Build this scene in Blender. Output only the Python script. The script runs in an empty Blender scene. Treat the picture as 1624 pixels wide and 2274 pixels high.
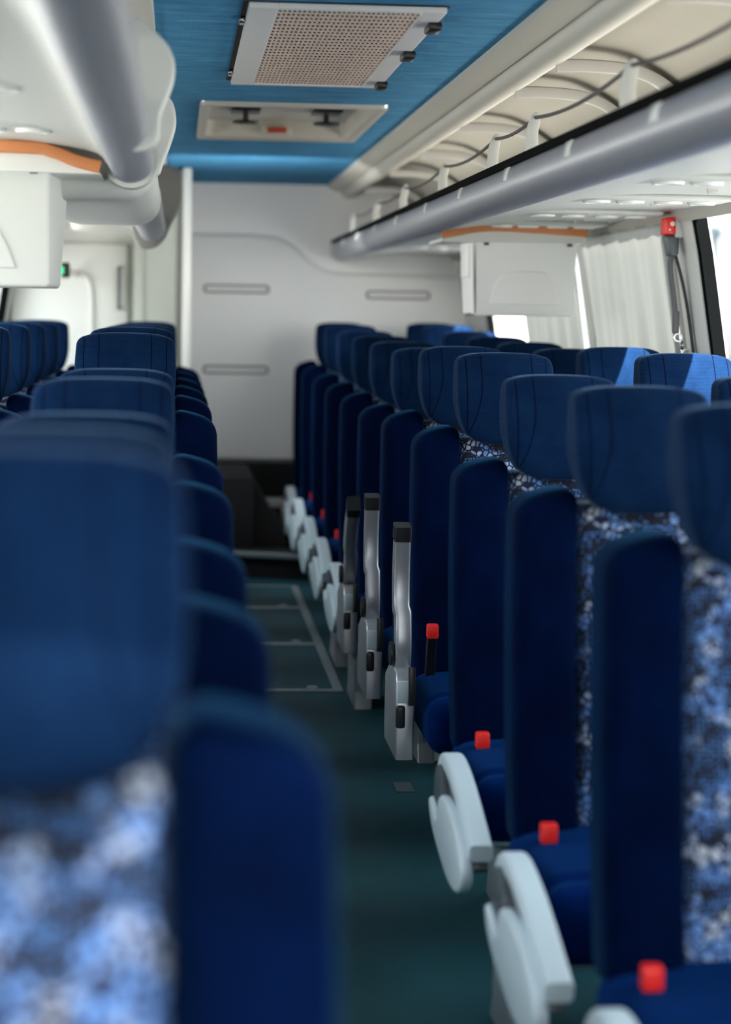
import bpy, bmesh, math, random
from mathutils import Vector, Matrix
random.seed(7)
C = bpy.context.scene.collection
H = 1.19                      # eye height above the aisle floor
F = 4767.0                    # focal length in pixels of a 1624 x 2274 frame
VX, VY = 395.0, 690.0         # where the length of the coach vanishes
PI = math.pi

# ------------------------------------------------------------------ helpers
def XZ(x, y, Y):
    return ((x - VX) * Y / F, H - (y - VY) * Y / F)

def link(o):
    C.objects.link(o); return o

def obj(name, bm, mat, parent=None, smooth=True, label=None, loc=None):
    me = bpy.data.meshes.new(name)
    bmesh.ops.recalc_face_normals(bm, faces=bm.faces[:])
    if smooth:
        for e in bm.edges:
            if len(e.link_faces) == 2 and e.calc_face_angle(0) > 0.7:
                e.smooth = False
        for f in bm.faces: f.smooth = True
    bm.to_mesh(me); bm.free()
    me.materials.append(mat)
    o = bpy.data.objects.new(name, me); link(o)
    if parent: o.parent = parent
    if loc: o.location = loc
    if label: o['label'] = label
    return o

def tag(o, label, cat, group=None):
    o['label'] = label; o['category'] = cat
    if group: o['group'] = group
    return o

def thing(name, label, cat, loc=(0, 0, 0), group=None):
    o = bpy.data.objects.new(name, None); link(o)
    o.location = loc; o.empty_display_size = .05
    return tag(o, label, cat, group)

def struct(name, bm, mat, smooth=True, label=None, parent=None):
    o = obj(name, bm, mat, parent, smooth)
    if not parent: o['kind'] = 'structure'
    if label: o['label'] = label
    return o

def dup(root, loc, label, group=None):
    r = root.copy(); link(r); r.location = loc; r['label'] = label
    if group: r['group'] = group
    for ch in list(root.children):
        c = ch.copy(); link(c); c.parent = r
        for g in list(ch.children):
            d = g.copy(); link(d); d.parent = c
    return r

def NB(): return bmesh.new()

def box(bm, x0, x1, y0, y1, z0, z1, bev=0.0, seg=2):
    x0, x1 = min(x0, x1), max(x0, x1); y0, y1 = min(y0, y1), max(y0, y1); z0, z1 = min(z0, z1), max(z0, z1)
    t = bmesh.new()
    bmesh.ops.create_cube(t, size=1)
    for v in t.verts:
        v.co = Vector(((x0+x1)/2 + v.co.x*(x1-x0), (y0+y1)/2 + v.co.y*(y1-y0), (z0+z1)/2 + v.co.z*(z1-z0)))
    if bev > 0:
        bmesh.ops.bevel(t, geom=t.edges[:], offset=bev, segments=seg, profile=.5, affect='EDGES')
    merge(bm, t)

def merge(bm, t, mat=None):
    if mat: bmesh.ops.transform(t, matrix=mat, verts=t.verts[:])
    me = bpy.data.meshes.new('tmp'); t.to_mesh(me); t.free()
    bm.from_mesh(me); bpy.data.meshes.remove(me)

def soft(bm, c, h, r, fn=None, mid=(5, 5, 5), seg=4):
    """rounded box with enough vertices to be bent and puffed by fn(p) -> p"""
    axes = []
    for k in range(3):
        rr = min(r, h[k]*.98)
        e = [-h[k] + rr*(1-math.cos(i/seg*PI/2)) for i in range(seg)]
        m = [(-h[k]+rr) + (2*(h[k]-rr))*i/mid[k] for i in range(mid[k]+1)]
        axes.append(e + m + [-v for v in reversed(e)])
    t = bmesh.new(); cache = {}
    def V(p):
        key = tuple(round(q, 6) for q in p)
        if key not in cache:
            inn = [max(-(h[k]-min(r, h[k]*.98)), min(h[k]-min(r, h[k]*.98), p[k])) for k in range(3)]
            d = Vector([p[k]-inn[k] for k in range(3)])
            q = Vector(inn)
            if d.length > 1e-9:
                q += d.normalized()*min(r, max(abs(d.x), abs(d.y), abs(d.z)) if False else r)
            q += Vector(c)
            if fn: q = Vector(fn(q))
            cache[key] = t.verts.new(q)
        return cache[key]
    for k in range(3):
        a, b = (k+1) % 3, (k+2) % 3
        for s in (-1, 1):
            for i in range(len(axes[a])-1):
                for j in range(len(axes[b])-1):
                    ps = []
                    for (ia, ib) in ((i, j), (i+1, j), (i+1, j+1), (i, j+1)):
                        p = [0, 0, 0]; p[k] = s*h[k]; p[a] = axes[a][ia]; p[b] = axes[b][ib]; ps.append(p)
                    vs = [V(p) for p in ps]
                    if len(set(vs)) >= 3:
                        u = []
                        for v in vs:
                            if v not in u: u.append(v)
                        try: t.faces.new(u)
                        except ValueError: pass
    merge(bm, t)

def prism(bm, pts, axis, a0, a1, bev=0.0, seg=2):
    """2D outline extruded along axis; pts are (y,z) for 'X', (x,z) for 'Y', (x,y) for 'Z'"""
    t = bmesh.new()
    def P(p, a): return {'X': (a, p[0], p[1]), 'Y': (p[0], a, p[1]), 'Z': (p[0], p[1], a)}[axis]
    lo = [t.verts.new(P(p, a0)) for p in pts]; hi = [t.verts.new(P(p, a1)) for p in pts]
    n = len(pts)
    t.faces.new(lo); t.faces.new(hi)
    for i in range(n): t.faces.new((lo[i], lo[(i+1) % n], hi[(i+1) % n], hi[i]))
    bmesh.ops.recalc_face_normals(t, faces=t.faces[:])
    if bev > 0:
        es = [e for e in t.edges if len(e.link_faces) == 2 and any(len(f.verts) == n and n > 4 or f in () for f in e.link_faces)] if n > 4 else t.edges[:]
        bmesh.ops.bevel(t, geom=es, offset=bev, segments=seg, profile=.5, affect='EDGES')
    merge(bm, t)

def smooth_pts(pts, closed=True, n=5):
    out = []; m = len(pts)
    rng = range(m) if closed else range(m-1)
    for i in rng:
        g = (lambda k: pts[k % m]) if closed else (lambda k: pts[max(0, min(m-1, k))])
        p0, p1, p2, p3 = [Vector(g(i+k)) for k in (-1, 0, 1, 2)]
        for s in range(n):
            t = s/n
            out.append(.5*((2*p1) + (p2-p0)*t + (2*p0-5*p1+4*p2-p3)*t*t + (3*p1-p0-3*p2+p3)*t**3))
    if not closed: out.append(Vector(pts[-1]))
    return [tuple(v) for v in out]

def sweep(bm, path, prof, side=Vector((1, 0, 0)), cap=True):
    """profile (u along side, v along normal) swept along path"""
    path = [Vector(p) for p in path]; rings = []
    for i, p in enumerate(path):
        d = (path[min(i+1, len(path)-1)] - path[max(i-1, 0)]).normalized()
        s = side - d*side.dot(d)
        if s.length < 1e-4: s = Vector((0, 1, 0)) - d*d.y
        s.normalize(); nrm = s.cross(d)
        rings.append([bm.verts.new(p + s*u + nrm*v) for (u, v) in prof])
    n = len(prof)
    for a, b in zip(rings, rings[1:]):
        for i in range(n): bm.faces.new((a[i], a[(i+1) % n], b[(i+1) % n], b[i]))
    if cap and n > 2:
        bm.faces.new(rings[0]); bm.faces.new(list(reversed(rings[-1])))

def circ(r, n=10, r2=None):
    return [(r*math.cos(2*PI*i/n), (r2 or r)*math.sin(2*PI*i/n)) for i in range(n)]

def rrect(w, h, r, n=3):
    out = []
    for cx, cy, a0 in ((w-r, h-r, 0), (-w+r, h-r, 90), (-w+r, -h+r, 180), (w-r, -h+r, 270)):
        for i in range(n+1):
            a = math.radians(a0 + 90*i/n); out.append((cx + r*math.cos(a), cy + r*math.sin(a)))
    return out

def tube(bm, path, r, n=10): sweep(bm, path, circ(r, n))

def ring_tube(bm, c, r, rt, nu=20, n=8, axis='Y'):
    pts = []
    for i in range(nu):
        a = 2*PI*i/nu
        pts.append(a)
    rings = []
    for a in pts:
        ring = []
        for j in range(n):
            b = 2*PI*j/n; rr = r + rt*math.cos(b); h = rt*math.sin(b)
            p = {'Y': (rr*math.cos(a), h, rr*math.sin(a)), 'Z': (rr*math.cos(a), rr*math.sin(a), h), 'X': (h, rr*math.cos(a), rr*math.sin(a))}[axis]
            ring.append(bm.verts.new(Vector(c) + Vector(p)))
        rings.append(ring)
    for i in range(nu):
        A, B = rings[i], rings[(i+1) % nu]
        for j in range(n): bm.faces.new((A[j], A[(j+1) % n], B[(j+1) % n], B[j]))

def disc(bm, c, r, h, axis='X', n=24, bev=0.003):
    t = bmesh.new()
    bmesh.ops.create_cone(t, cap_ends=True, segments=n, radius1=r, radius2=r, depth=h)
    if bev: bmesh.ops.bevel(t, geom=[e for e in t.edges if any(len(f.verts) > 4 for f in e.link_faces)], offset=bev, segments=2, profile=.5, affect='EDGES')
    R = {'X': Matrix.Rotation(PI/2, 4, 'Y'), 'Y': Matrix.Rotation(PI/2, 4, 'X'), 'Z': Matrix.Identity(4)}[axis]
    merge(bm, t, Matrix.Translation(c) @ R)

def sheet(bm, prof, y0, y1, ny=1, fn=None):
    """open profile of (x, z) drawn along Y"""
    rows = []
    for j in range(ny+1):
        y = y0 + (y1-y0)*j/ny
        rows.append([bm.verts.new(fn(x, y, z) if fn else (x, y, z)) for (x, z) in prof])
    for a, b in zip(rows, rows[1:]):
        for i in range(len(prof)-1): bm.faces.new((a[i], a[i+1], b[i+1], b[i]))

def quad(bm, *ps):
    bm.faces.new([bm.verts.new(p) for p in ps])

# ------------------------------------------------------------------ materials
def mat(name):
    m = bpy.data.materials.new(name); m.use_nodes = True
    nt = m.node_tree; b = nt.nodes['Principled BSDF']
    return m, nt, b

def N(nt, t, **kw):
    n = nt.nodes.new(t)
    for k, v in kw.items():
        if k in n.inputs.keys(): n.inputs[k].default_value = v
        else: setattr(n, k, v)
    return n

def plain(name, col, rough=.5, metal=0.0, var=.06, scale=8, bump=0.0, bscale=200, spec=.5, emis=None):
    m, nt, b = mat(name)
    tc = N(nt, 'ShaderNodeTexCoord'); nz = N(nt, 'ShaderNodeTexNoise', Scale=scale, Detail=4)
    nt.links.new(tc.outputs['Object'], nz.inputs['Vector'])
    mx = N(nt, 'ShaderNodeMixRGB', blend_type='MIX')
    mx.inputs[1].default_value = [c*(1-var) for c in col]+[1]; mx.inputs[2].default_value = [min(1, c*(1+var)) for c in col]+[1]
    nt.links.new(nz.outputs['Fac'], mx.inputs[0]); nt.links.new(mx.outputs[0], b.inputs['Base Color'])
    b.inputs['Roughness'].default_value = rough; b.inputs['Metallic'].default_value = metal
    b.inputs['Specular IOR Level'].default_value = spec
    if bump:
        n2 = N(nt, 'ShaderNodeTexNoise', Scale=bscale, Detail=2); nt.links.new(tc.outputs['Object'], n2.inputs['Vector'])
        bp = N(nt, 'ShaderNodeBump', Strength=bump, Distance=.002)
        nt.links.new(n2.outputs['Fac'], bp.inputs['Height']); nt.links.new(bp.outputs[0], b.inputs['Normal'])
    if emis:
        b.inputs['Emission Color'].default_value = list(col)+[1]; b.inputs['Emission Strength'].default_value = emis
    return m

def velvet(name, dark, light, seams=(), rib=0.0, sheen=.11, tint=(.06, .44, 1, 1)):
    m, nt, b = mat(name); L = nt.links.new
    tc = N(nt, 'ShaderNodeTexCoord')
    nz = N(nt, 'ShaderNodeTexNoise', Scale=9, Detail=5, Roughness=.65); L(tc.outputs['Object'], nz.inputs['Vector'])
    fine = N(nt, 'ShaderNodeTexNoise', Scale=420, Detail=2); L(tc.outputs['Object'], fine.inputs['Vector'])
    add = N(nt, 'ShaderNodeMath', operation='MULTIPLY_ADD'); L(fine.outputs['Fac'], add.inputs[0]); add.inputs[1].default_value = .5; L(nz.outputs['Fac'], add.inputs[2])
    rmp = N(nt, 'ShaderNodeMapRange'); rmp.inputs['From Min'].default_value = .45; rmp.inputs['From Max'].default_value = 1.05
    L(add.outputs[0], rmp.inputs['Value'])
    mx = N(nt, 'ShaderNodeMixRGB'); mx.inputs[1].default_value = list(dark)+[1]; mx.inputs[2].default_value = list(light)+[1]
    L(rmp.outputs[0], mx.inputs[0])
    last = mx.outputs[0]
    sep = N(nt, 'ShaderNodeSeparateXYZ'); L(tc.outputs['Object'], sep.inputs[0])
    if seams:
        ab = N(nt, 'ShaderNodeMath', operation='ABSOLUTE'); L(sep.outputs['X'], ab.inputs[0])
        # the side seams swing inwards towards the bottom of the pad
        for (x0, z0, k) in seams:
            zz = N(nt, 'ShaderNodeMath', operation='SUBTRACT'); zz.inputs[0].default_value = z0; L(sep.outputs['Z'], zz.inputs[1])
            z2 = N(nt, 'ShaderNodeMath', operation='POWER'); mxz = N(nt, 'ShaderNodeMath', operation='MAXIMUM'); L(zz.outputs[0], mxz.inputs[0]); mxz.inputs[1].default_value = 0
            L(mxz.outputs[0], z2.inputs[0]); z2.inputs[1].default_value = 2
            ma = N(nt, 'ShaderNodeMath', operation='MULTIPLY_ADD'); L(z2.outputs[0], ma.inputs[0]); ma.inputs[1].default_value = k; L(ab.outputs[0], ma.inputs[2])
            cmpn = N(nt, 'ShaderNodeMath', operation='COMPARE'); L(ma.outputs[0], cmpn.inputs[0]); cmpn.inputs[1].default_value = x0; cmpn.inputs[2].default_value = .0013
            dk = N(nt, 'ShaderNodeMixRGB'); L(cmpn.outputs[0], dk.inputs[0]); L(last, dk.inputs[1]); dk.inputs[2].default_value = (.001, .002, .012, 1)
            last = dk.outputs[0]
    L(last, b.inputs['Base Color'])
    b.inputs['Roughness'].default_value = .85; b.inputs['Specular IOR Level'].default_value = .02
    b.inputs['Sheen Weight'].default_value = sheen; b.inputs['Sheen Roughness'].default_value = .35
    b.inputs['Sheen Tint'].default_value = tint
    if rib:
        wv = N(nt, 'ShaderNodeTexWave', Scale=rib, Distortion=.6); wv.bands_direction = 'Z'
        wv.inputs['Detail Scale'].default_value = 4
        L(tc.outputs['Object'], wv.inputs['Vector'])
        bp = N(nt, 'ShaderNodeBump', Strength=.35, Distance=.0012); L(wv.outputs['Fac'], bp.inputs['Height'])
    else:
        bp = N(nt, 'ShaderNodeBump', Strength=.25, Distance=.001); L(fine.outputs['Fac'], bp.inputs['Height'])
    L(bp.outputs[0], b.inputs['Normal'])
    return m

def pattern_fabric():
    m, nt, b = mat('patterned_fabric'); L = nt.links.new
    tc = N(nt, 'ShaderNodeTexCoord'); co = tc.outputs['Object']
    big = N(nt, 'ShaderNodeTexNoise', Scale=17, Detail=1); L(co, big.inputs['Vector'])
    dots = N(nt, 'ShaderNodeTexVoronoi', Scale=150, Randomness=.45); L(co, dots.inputs['Vector'])
    dm = N(nt, 'ShaderNodeMath', operation='LESS_THAN'); L(dots.outputs['Distance'], dm.inputs[0]); dm.inputs[1].default_value = .36
    leaf = N(nt, 'ShaderNodeTexVoronoi', Scale=75, feature='DISTANCE_TO_EDGE'); L(co, leaf.inputs['Vector'])
    lm = N(nt, 'ShaderNodeMath', operation='GREATER_THAN'); L(leaf.outputs['Distance'], lm.inputs[0]); lm.inputs[1].default_value = .11
    sel = N(nt, 'ShaderNodeMapRange'); L(big.outputs['Fac'], sel.inputs['Value']); sel.inputs['From Min'].default_value = .49; sel.inputs['From Max'].default_value = .54
    fine = N(nt, 'ShaderNodeTexNoise', Scale=300); L(co, fine.inputs['Vector'])
    c1 = N(nt, 'ShaderNodeMixRGB'); L(dm.outputs[0], c1.inputs[0]); c1.inputs[1].default_value = (.0008, .003, .016, 1); c1.inputs[2].default_value = (.05, .15, .38, 1)
    hue = N(nt, 'ShaderNodeMixRGB'); b2 = N(nt, 'ShaderNodeTexNoise', Scale=24); L(co, b2.inputs['Vector']); r2 = N(nt, 'ShaderNodeMapRange'); L(b2.outputs['Fac'], r2.inputs['Value']); r2.inputs['From Min'].default_value = .45; r2.inputs['From Max'].default_value = .62
    L(r2.outputs[0], hue.inputs[0]); hue.inputs[1].default_value = (.11, .24, .55, 1); hue.inputs[2].default_value = (.50, .54, .62, 1)
    c2 = N(nt, 'ShaderNodeMixRGB'); L(lm.outputs[0], c2.inputs[0]); c2.inputs[1].default_value = (.0015, .008, .04, 1); L(hue.outputs[0], c2.inputs[2])
    c3 = N(nt, 'ShaderNodeMixRGB'); L(sel.outputs[0], c3.inputs[0]); L(c1.outputs[0], c3.inputs[1]); L(c2.outputs[0], c3.inputs[2])
    L(c3.outputs[0], b.inputs['Base Color'])
    b.inputs['Roughness'].default_value = .9; b.inputs['Sheen Weight'].default_value = .12; b.inputs['Sheen Tint'].default_value = (.5, .7, 1, 1)
    bp = N(nt, 'ShaderNodeBump', Strength=.3, Distance=.001); L(fine.outputs['Fac'], bp.inputs['Height']); L(bp.outputs[0], b.inputs['Normal'])
    return m

def ceiling_fabric():
    m, nt, b = mat('blue_ceiling_cloth'); L = nt.links.new
    tc = N(nt, 'ShaderNodeTexCoord'); mp = N(nt, 'ShaderNodeMapping'); L(tc.outputs['Object'], mp.inputs[0]); mp.inputs['Scale'].default_value = (1.2, 5, 1)
    nz = N(nt, 'ShaderNodeTexNoise', Scale=5, Detail=8, Roughness=.7, Distortion=1.2); L(mp.outputs[0], nz.inputs['Vector'])
    mx = N(nt, 'ShaderNodeMixRGB'); mx.inputs[1].default_value = (.028, .17, .36, 1); mx.inputs[2].default_value = (.10, .35, .58, 1)
    r = N(nt, 'ShaderNodeMapRange'); r.inputs['From Min'].default_value = .3; r.inputs['From Max'].default_value = .7; L(nz.outputs['Fac'], r.inputs['Value'])
    L(r.outputs[0], mx.inputs[0]); L(mx.outputs[0], b.inputs['Base Color'])
    w1 = N(nt, 'ShaderNodeTexWave', Scale=95, Distortion=1.5); L(tc.outputs['Object'], w1.inputs['Vector'])
    bp = N(nt, 'ShaderNodeBump', Strength=.3, Distance=.001); L(w1.outputs['Fac'], bp.inputs['Height']); L(bp.outputs[0], b.inputs['Normal'])
    b.inputs['Roughness'].default_value = .9; b.inputs['Specular IOR Level'].default_value = .1
    return m

def floor_vinyl():
    m, nt, b = mat('dark_green_vinyl'); L = nt.links.new
    tc = N(nt, 'ShaderNodeTexCoord')
    nz = N(nt, 'ShaderNodeTexNoise', Scale=3, Detail=8, Roughness=.7); L(tc.outputs['Object'], nz.inputs['Vector'])
    mx = N(nt, 'ShaderNodeMixRGB'); mx.inputs[1].default_value = (.006, .040, .050, 1); mx.inputs[2].default_value = (.012, .075, .090, 1); L(nz.outputs['Fac'], mx.inputs[0])
    sp = N(nt, 'ShaderNodeTexVoronoi', Scale=260); L(tc.outputs['Object'], sp.inputs['Vector'])
    lt = N(nt, 'ShaderNodeMath', operation='LESS_THAN'); L(sp.outputs['Distance'], lt.inputs[0]); lt.inputs[1].default_value = .07
    m2 = N(nt, 'ShaderNodeMixRGB'); L(lt.outputs[0], m2.inputs[0]); L(mx.outputs[0], m2.inputs[1]); m2.inputs[2].default_value = (.06, .09, .09, 1)
    L(m2.outputs[0], b.inputs['Base Color'])
    rr = N(nt, 'ShaderNodeMapRange'); rr.inputs['To Min'].default_value = .42; rr.inputs['To Max'].default_value = .7; b.inputs['Specular IOR Level'].default_value = .22; L(nz.outputs['Fac'], rr.inputs['Value']); L(rr.outputs[0], b.inputs['Roughness'])
    return m

def glass_pane():
    m = bpy.data.materials.new('window_glass'); m.use_nodes = True; nt = m.node_tree; nt.nodes.clear()
    o = N(nt, 'ShaderNodeOutputMaterial'); t = N(nt, 'ShaderNodeBsdfTransparent'); t.inputs[0].default_value = (.93, .96, .95, 1)
    g = N(nt, 'ShaderNodeBsdfGlossy'); g.inputs['Roughness'].default_value = .02
    lw = N(nt, 'ShaderNodeLayerWeight'); lw.inputs[0].default_value = .5
    pw = N(nt, 'ShaderNodeMath', operation='POWER'); nt.links.new(lw.outputs['Facing'], pw.inputs[0]); pw.inputs[1].default_value = 5
    fr = N(nt, 'ShaderNodeMath', operation='MULTIPLY_ADD'); nt.links.new(pw.outputs[0], fr.inputs[0]); fr.inputs[1].default_value = .6; fr.inputs[2].default_value = .04
    mx = N(nt, 'ShaderNodeMixShader'); nt.links.new(fr.outputs[0], mx.inputs[0]); nt.links.new(t.outputs[0], mx.inputs[1]); nt.links.new(g.outputs[0], mx.inputs[2]); nt.links.new(mx.outputs[0], o.inputs[0])
    return m

def frosted():
    m = bpy.data.materials.new('frosted_fill_dome'); m.use_nodes = True; nt = m.node_tree; nt.nodes.clear()
    o = N(nt, 'ShaderNodeOutputMaterial'); t = N(nt, 'ShaderNodeBsdfTranslucent'); d = N(nt, 'ShaderNodeBsdfDiffuse')
    tc = N(nt, 'ShaderNodeTexCoord'); nz = N(nt, 'ShaderNodeTexNoise', Scale=20); nt.links.new(tc.outputs['Object'], nz.inputs['Vector'])
    mx = N(nt, 'ShaderNodeMixRGB'); nt.links.new(nz.outputs['Fac'], mx.inputs[0]); mx.inputs[1].default_value = (.80, .80, .84, 1); mx.inputs[2].default_value = (.86, .86, .88, 1)
    nt.links.new(mx.outputs[0], t.inputs[0]); d.inputs[0].default_value = (.8, .8, .8, 1)
    s = N(nt, 'ShaderNodeMixShader'); s.inputs[0].default_value = .85; nt.links.new(d.outputs[0], s.inputs[1]); nt.links.new(t.outputs[0], s.inputs[2])
    c = N(nt, 'ShaderNodeBsdfTransparent'); s2 = N(nt, 'ShaderNodeMixShader'); s2.inputs[0].default_value = .10; nt.links.new(s.outputs[0], s2.inputs[1]); nt.links.new(c.outputs[0], s2.inputs[2]); nt.links.new(s2.outputs[0], o.inputs[0])
    return m

def curtain_cloth():
    m = bpy.data.materials.new('white_curtain_cloth'); m.use_nodes = True; nt = m.node_tree; nt.nodes.clear()
    o = N(nt, 'ShaderNodeOutputMaterial'); L = nt.links.new
    tc = N(nt, 'ShaderNodeTexCoord'); w = N(nt, 'ShaderNodeTexWave', Scale=60); w.bands_direction = 'Z'; L(tc.outputs['Object'], w.inputs['Vector'])
    mx = N(nt, 'ShaderNodeMixRGB'); mx.inputs[1].default_value = (.29, .30, .285, 1); mx.inputs[2].default_value = (.345, .35, .335, 1); L(w.outputs['Fac'], mx.inputs[0])
    d = N(nt, 'ShaderNodeBsdfDiffuse'); t = N(nt, 'ShaderNodeBsdfTranslucent'); L(mx.outputs[0], d.inputs[0]); L(mx.outputs[0], t.inputs[0])
    s = N(nt, 'ShaderNodeMixShader'); s.inputs[0].default_value = .12; L(d.outputs[0], s.inputs[1]); L(t.outputs[0], s.inputs[2]); L(s.outputs[0], o.inputs[0])
    return m

M = dict(
    blue=velvet('blue_velvet', (.00003, .0013, .0085), (.0001, .0046, .030)),
    head=velvet('blue_corduroy', (.0004, .0055, .023), (.0050, .0200, .062), seams=((.098, 1.0, 0.0), (.062, 1.02, -2.2)), rib=95, sheen=.13, tint=(.34, .60, 1, 1)),
    cush=velvet('blue_seat_cloth', (.0001, .005, .042), (.0005, .0135, .092)),
    pattern=pattern_fabric(),
    ceil=ceiling_fabric(), floor=floor_vinyl(), glass=glass_pane(), curtain=curtain_cloth(), frost=frosted(),
    white=plain('white_moulded_plastic', (.64, .65, .62), .4, var=.02, scale=3),
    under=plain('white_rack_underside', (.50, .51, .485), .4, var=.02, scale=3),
    hoop=plain('grey_white_plastic', (.52, .51, .49), .4, var=.03),
    plate=plain('shadow_grey_plastic', (.24, .235, .23), .5, var=.03),  # grey of the vent rims; on the far rack plate it paints shade
    cream=plain('cream_plastic', (.60, .58, .515), .45, var=.03, scale=3),
    beige=plain('beige_lining', (.44, .42, .365), .8, var=.04, scale=6, bump=.1),
    wallw=plain('white_wall_laminate', (.92, .92, .91), .4, var=.02, scale=2),
    greyp=plain('grey_panel', (.42, .42, .40), .5, var=.03),
    colp=plain('grey_green_panel', (.36, .38, .34), .6, var=.03),
    tube=plain('silver_lacquer', (.30, .31, .35), .35, .35, var=.03, scale=40, bump=.03, bscale=900),
    arm=plain('pale_grey_plastic', (.60, .69, .73), .4, var=.03, bump=.04, bscale=700),
    armd=plain('dark_grey_plastic', (.07, .085, .095), .45, var=.05),
    metal=plain('silver_painted_steel', (.42, .43, .45), .33, .65, var=.06, scale=30, bump=.05, bscale=800),
    strip=plain('brushed_aluminium', (.36, .40, .41), .4, .6, var=.12, scale=25),
    black=plain('black_plastic', (.010, .011, .012), .35, var=.05),
    rubber=plain('black_rubber', (.0015, .002, .0022), .9, var=.05, spec=.04),
    red=plain('glowing_red_plastic', (.75, .018, .012), .4, var=.04, emis=.12),  # slight glow added to lift the red; these parts are no lamps
    orange=plain('orange_edge_trim', (.52, .185, .06), .5, var=.05),
    lens=plain('clear_lamp_lens', (.86, .86, .82), .12, var=.1, scale=60),
    chrome=plain('chrome', (.40, .40, .41), .2, 1.0, var=.02),
    webbing=plain('grey_webbing', (.10, .10, .11), .8, var=.15, scale=120),
    cord=plain('grey_elastic_cord', (.09, .08, .08), .8, var=.2, scale=150),
    dark=plain('dark_grey_carpet', (.004, .005, .0055), .95, var=.25, scale=60, bump=.3),
    dark2=plain('charcoal_carpet', (.011, .0105, .0105), .95, var=.25, scale=60, bump=.3),
    perf=plain('beige_perforated_sheet', (.86, .71, .62), .5, var=.04),
    green=plain('green_indicator', (.02, .6, .25), .4, emis=1.2),
    redlamp=plain('dull_red_plastic', (.45, .04, .015), .4, var=.05),
    asphalt=plain('pale_asphalt', (.26, .255, .245), .9, var=.1),
    coach=plain('white_coach_paint', (.20, .20, .195), .3, var=.02),
    tint=plain('pale_blue_glass', (.075, .09, .097), .4, var=.05),
)

# ------------------------------------------------------------------ the shell
YR = 10.9                               # rear wall
CX = 0.345                              # middle of the coach
WALLP = [(1.40, .30), (1.425, .18), (1.47, -.1), (1.51, -.4), (1.54, -.7), (1.55, -1.19)]
def Xw(zr):
    for (x0, a), (x1, b) in zip(WALLP, WALLP[1:]):
        if b <= zr <= a: return x0 + (x1-x0)*(a-zr)/(a-b)
    return 1.40 if zr > 0 else 1.55
def mir(x): return 2*CX - x
Y0 = -.95

bm = NB()
xs = [mir(1.60), .069, .641, 1.60]
# floor
t = NB(); quad(t, (mir(1.56), Y0, 0), (1.56, Y0, 0), (1.56, YR+.1, 0), (mir(1.56), YR+.1, 0)); struct('floor', t, M['floor'], label='dark green vinyl coach floor')
bm.free()

# ceiling: blue cloth with openings for the roof hatch tray and the added light opening
CZ = H + .642
HX0, HX1, HY0, HY1 = .070, .640, 6.69, 8.02
def ceil_with_holes(holes, x0, x1, y0, y1, z):
    b = NB(); X = sorted({x0, x1, *[h[0] for h in holes], *[h[1] for h in holes]}); Yy = sorted({y0, y1, *[h[2] for h in holes], *[h[3] for h in holes]})
    for a, c in zip(X, X[1:]):
        for d, e in zip(Yy, Yy[1:]):
            mx, my = (a+c)/2, (d+e)/2
            if any(h[0] < mx < h[1] and h[2] < my < h[3] for h in holes): continue
            n = max(1, int((e-d)/.5))
            for i in range(n):
                ya, yb = d + (e-d)*i/n, d + (e-d)*(i+1)/n
                quad(b, (a, ya, z), (c, ya, z), (c, yb, z), (a, yb, z))
    bmesh.ops.remove_doubles(b, verts=b.verts[:], dist=1e-5)
    return b
SKY = (-.02, .66, -.85, .915)              # unseen opening added to light the nearest seats
struct('ceiling', ceil_with_holes([(HX0, HX1, HY0, HY1), SKY], mir(.80), .80, Y0, YR, CZ), M['ceil'], label='blue cloth ceiling of the coach')
t = NB(); quad(t, (SKY[0], SKY[2], CZ+.02), (SKY[1], SKY[2], CZ+.02), (SKY[1], SKY[3], CZ+.02), (SKY[0], SKY[3], CZ+.02))
w = struct('window_9', t, M['frost'], label='frosted roof opening added to light the nearest seats')

# cove mouldings each side of the ceiling
COVE = [(.745, .650), (.748, .628), (.785, .612), (.803, .607), (.806, .622), (.812, .622), (.816, .597), (.835, .578), (.858, .574), (.876, .582), (.884, .60), (.886, .64)]
LINING = [(.87, .63), (.95, .626), (1.04, .612), (1.14, .56), (1.24, .475), (1.33, .38), (1.40, .27)]
for nm, s in (('right', 1), ('left', -1)):
    f = (lambda x: x) if s > 0 else mir
    t = NB(); sheet(t, [(f(x), H+z) for x, z in COVE], Y0, YR, 6)
    struct('trim_1' if s > 0 else 'trim_2', t, M['cream'], label='cream cove moulding along the %s edge of the blue ceiling' % nm)
    t = NB(); sheet(t, [(f(x), H+z) for x, z in smooth_pts(LINING, False, 4)], Y0, YR, 6)
    struct('trim_3' if s > 0 else 'trim_4', t, M['beige'], label='beige roof lining above the %s luggage rack' % nm)

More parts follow.
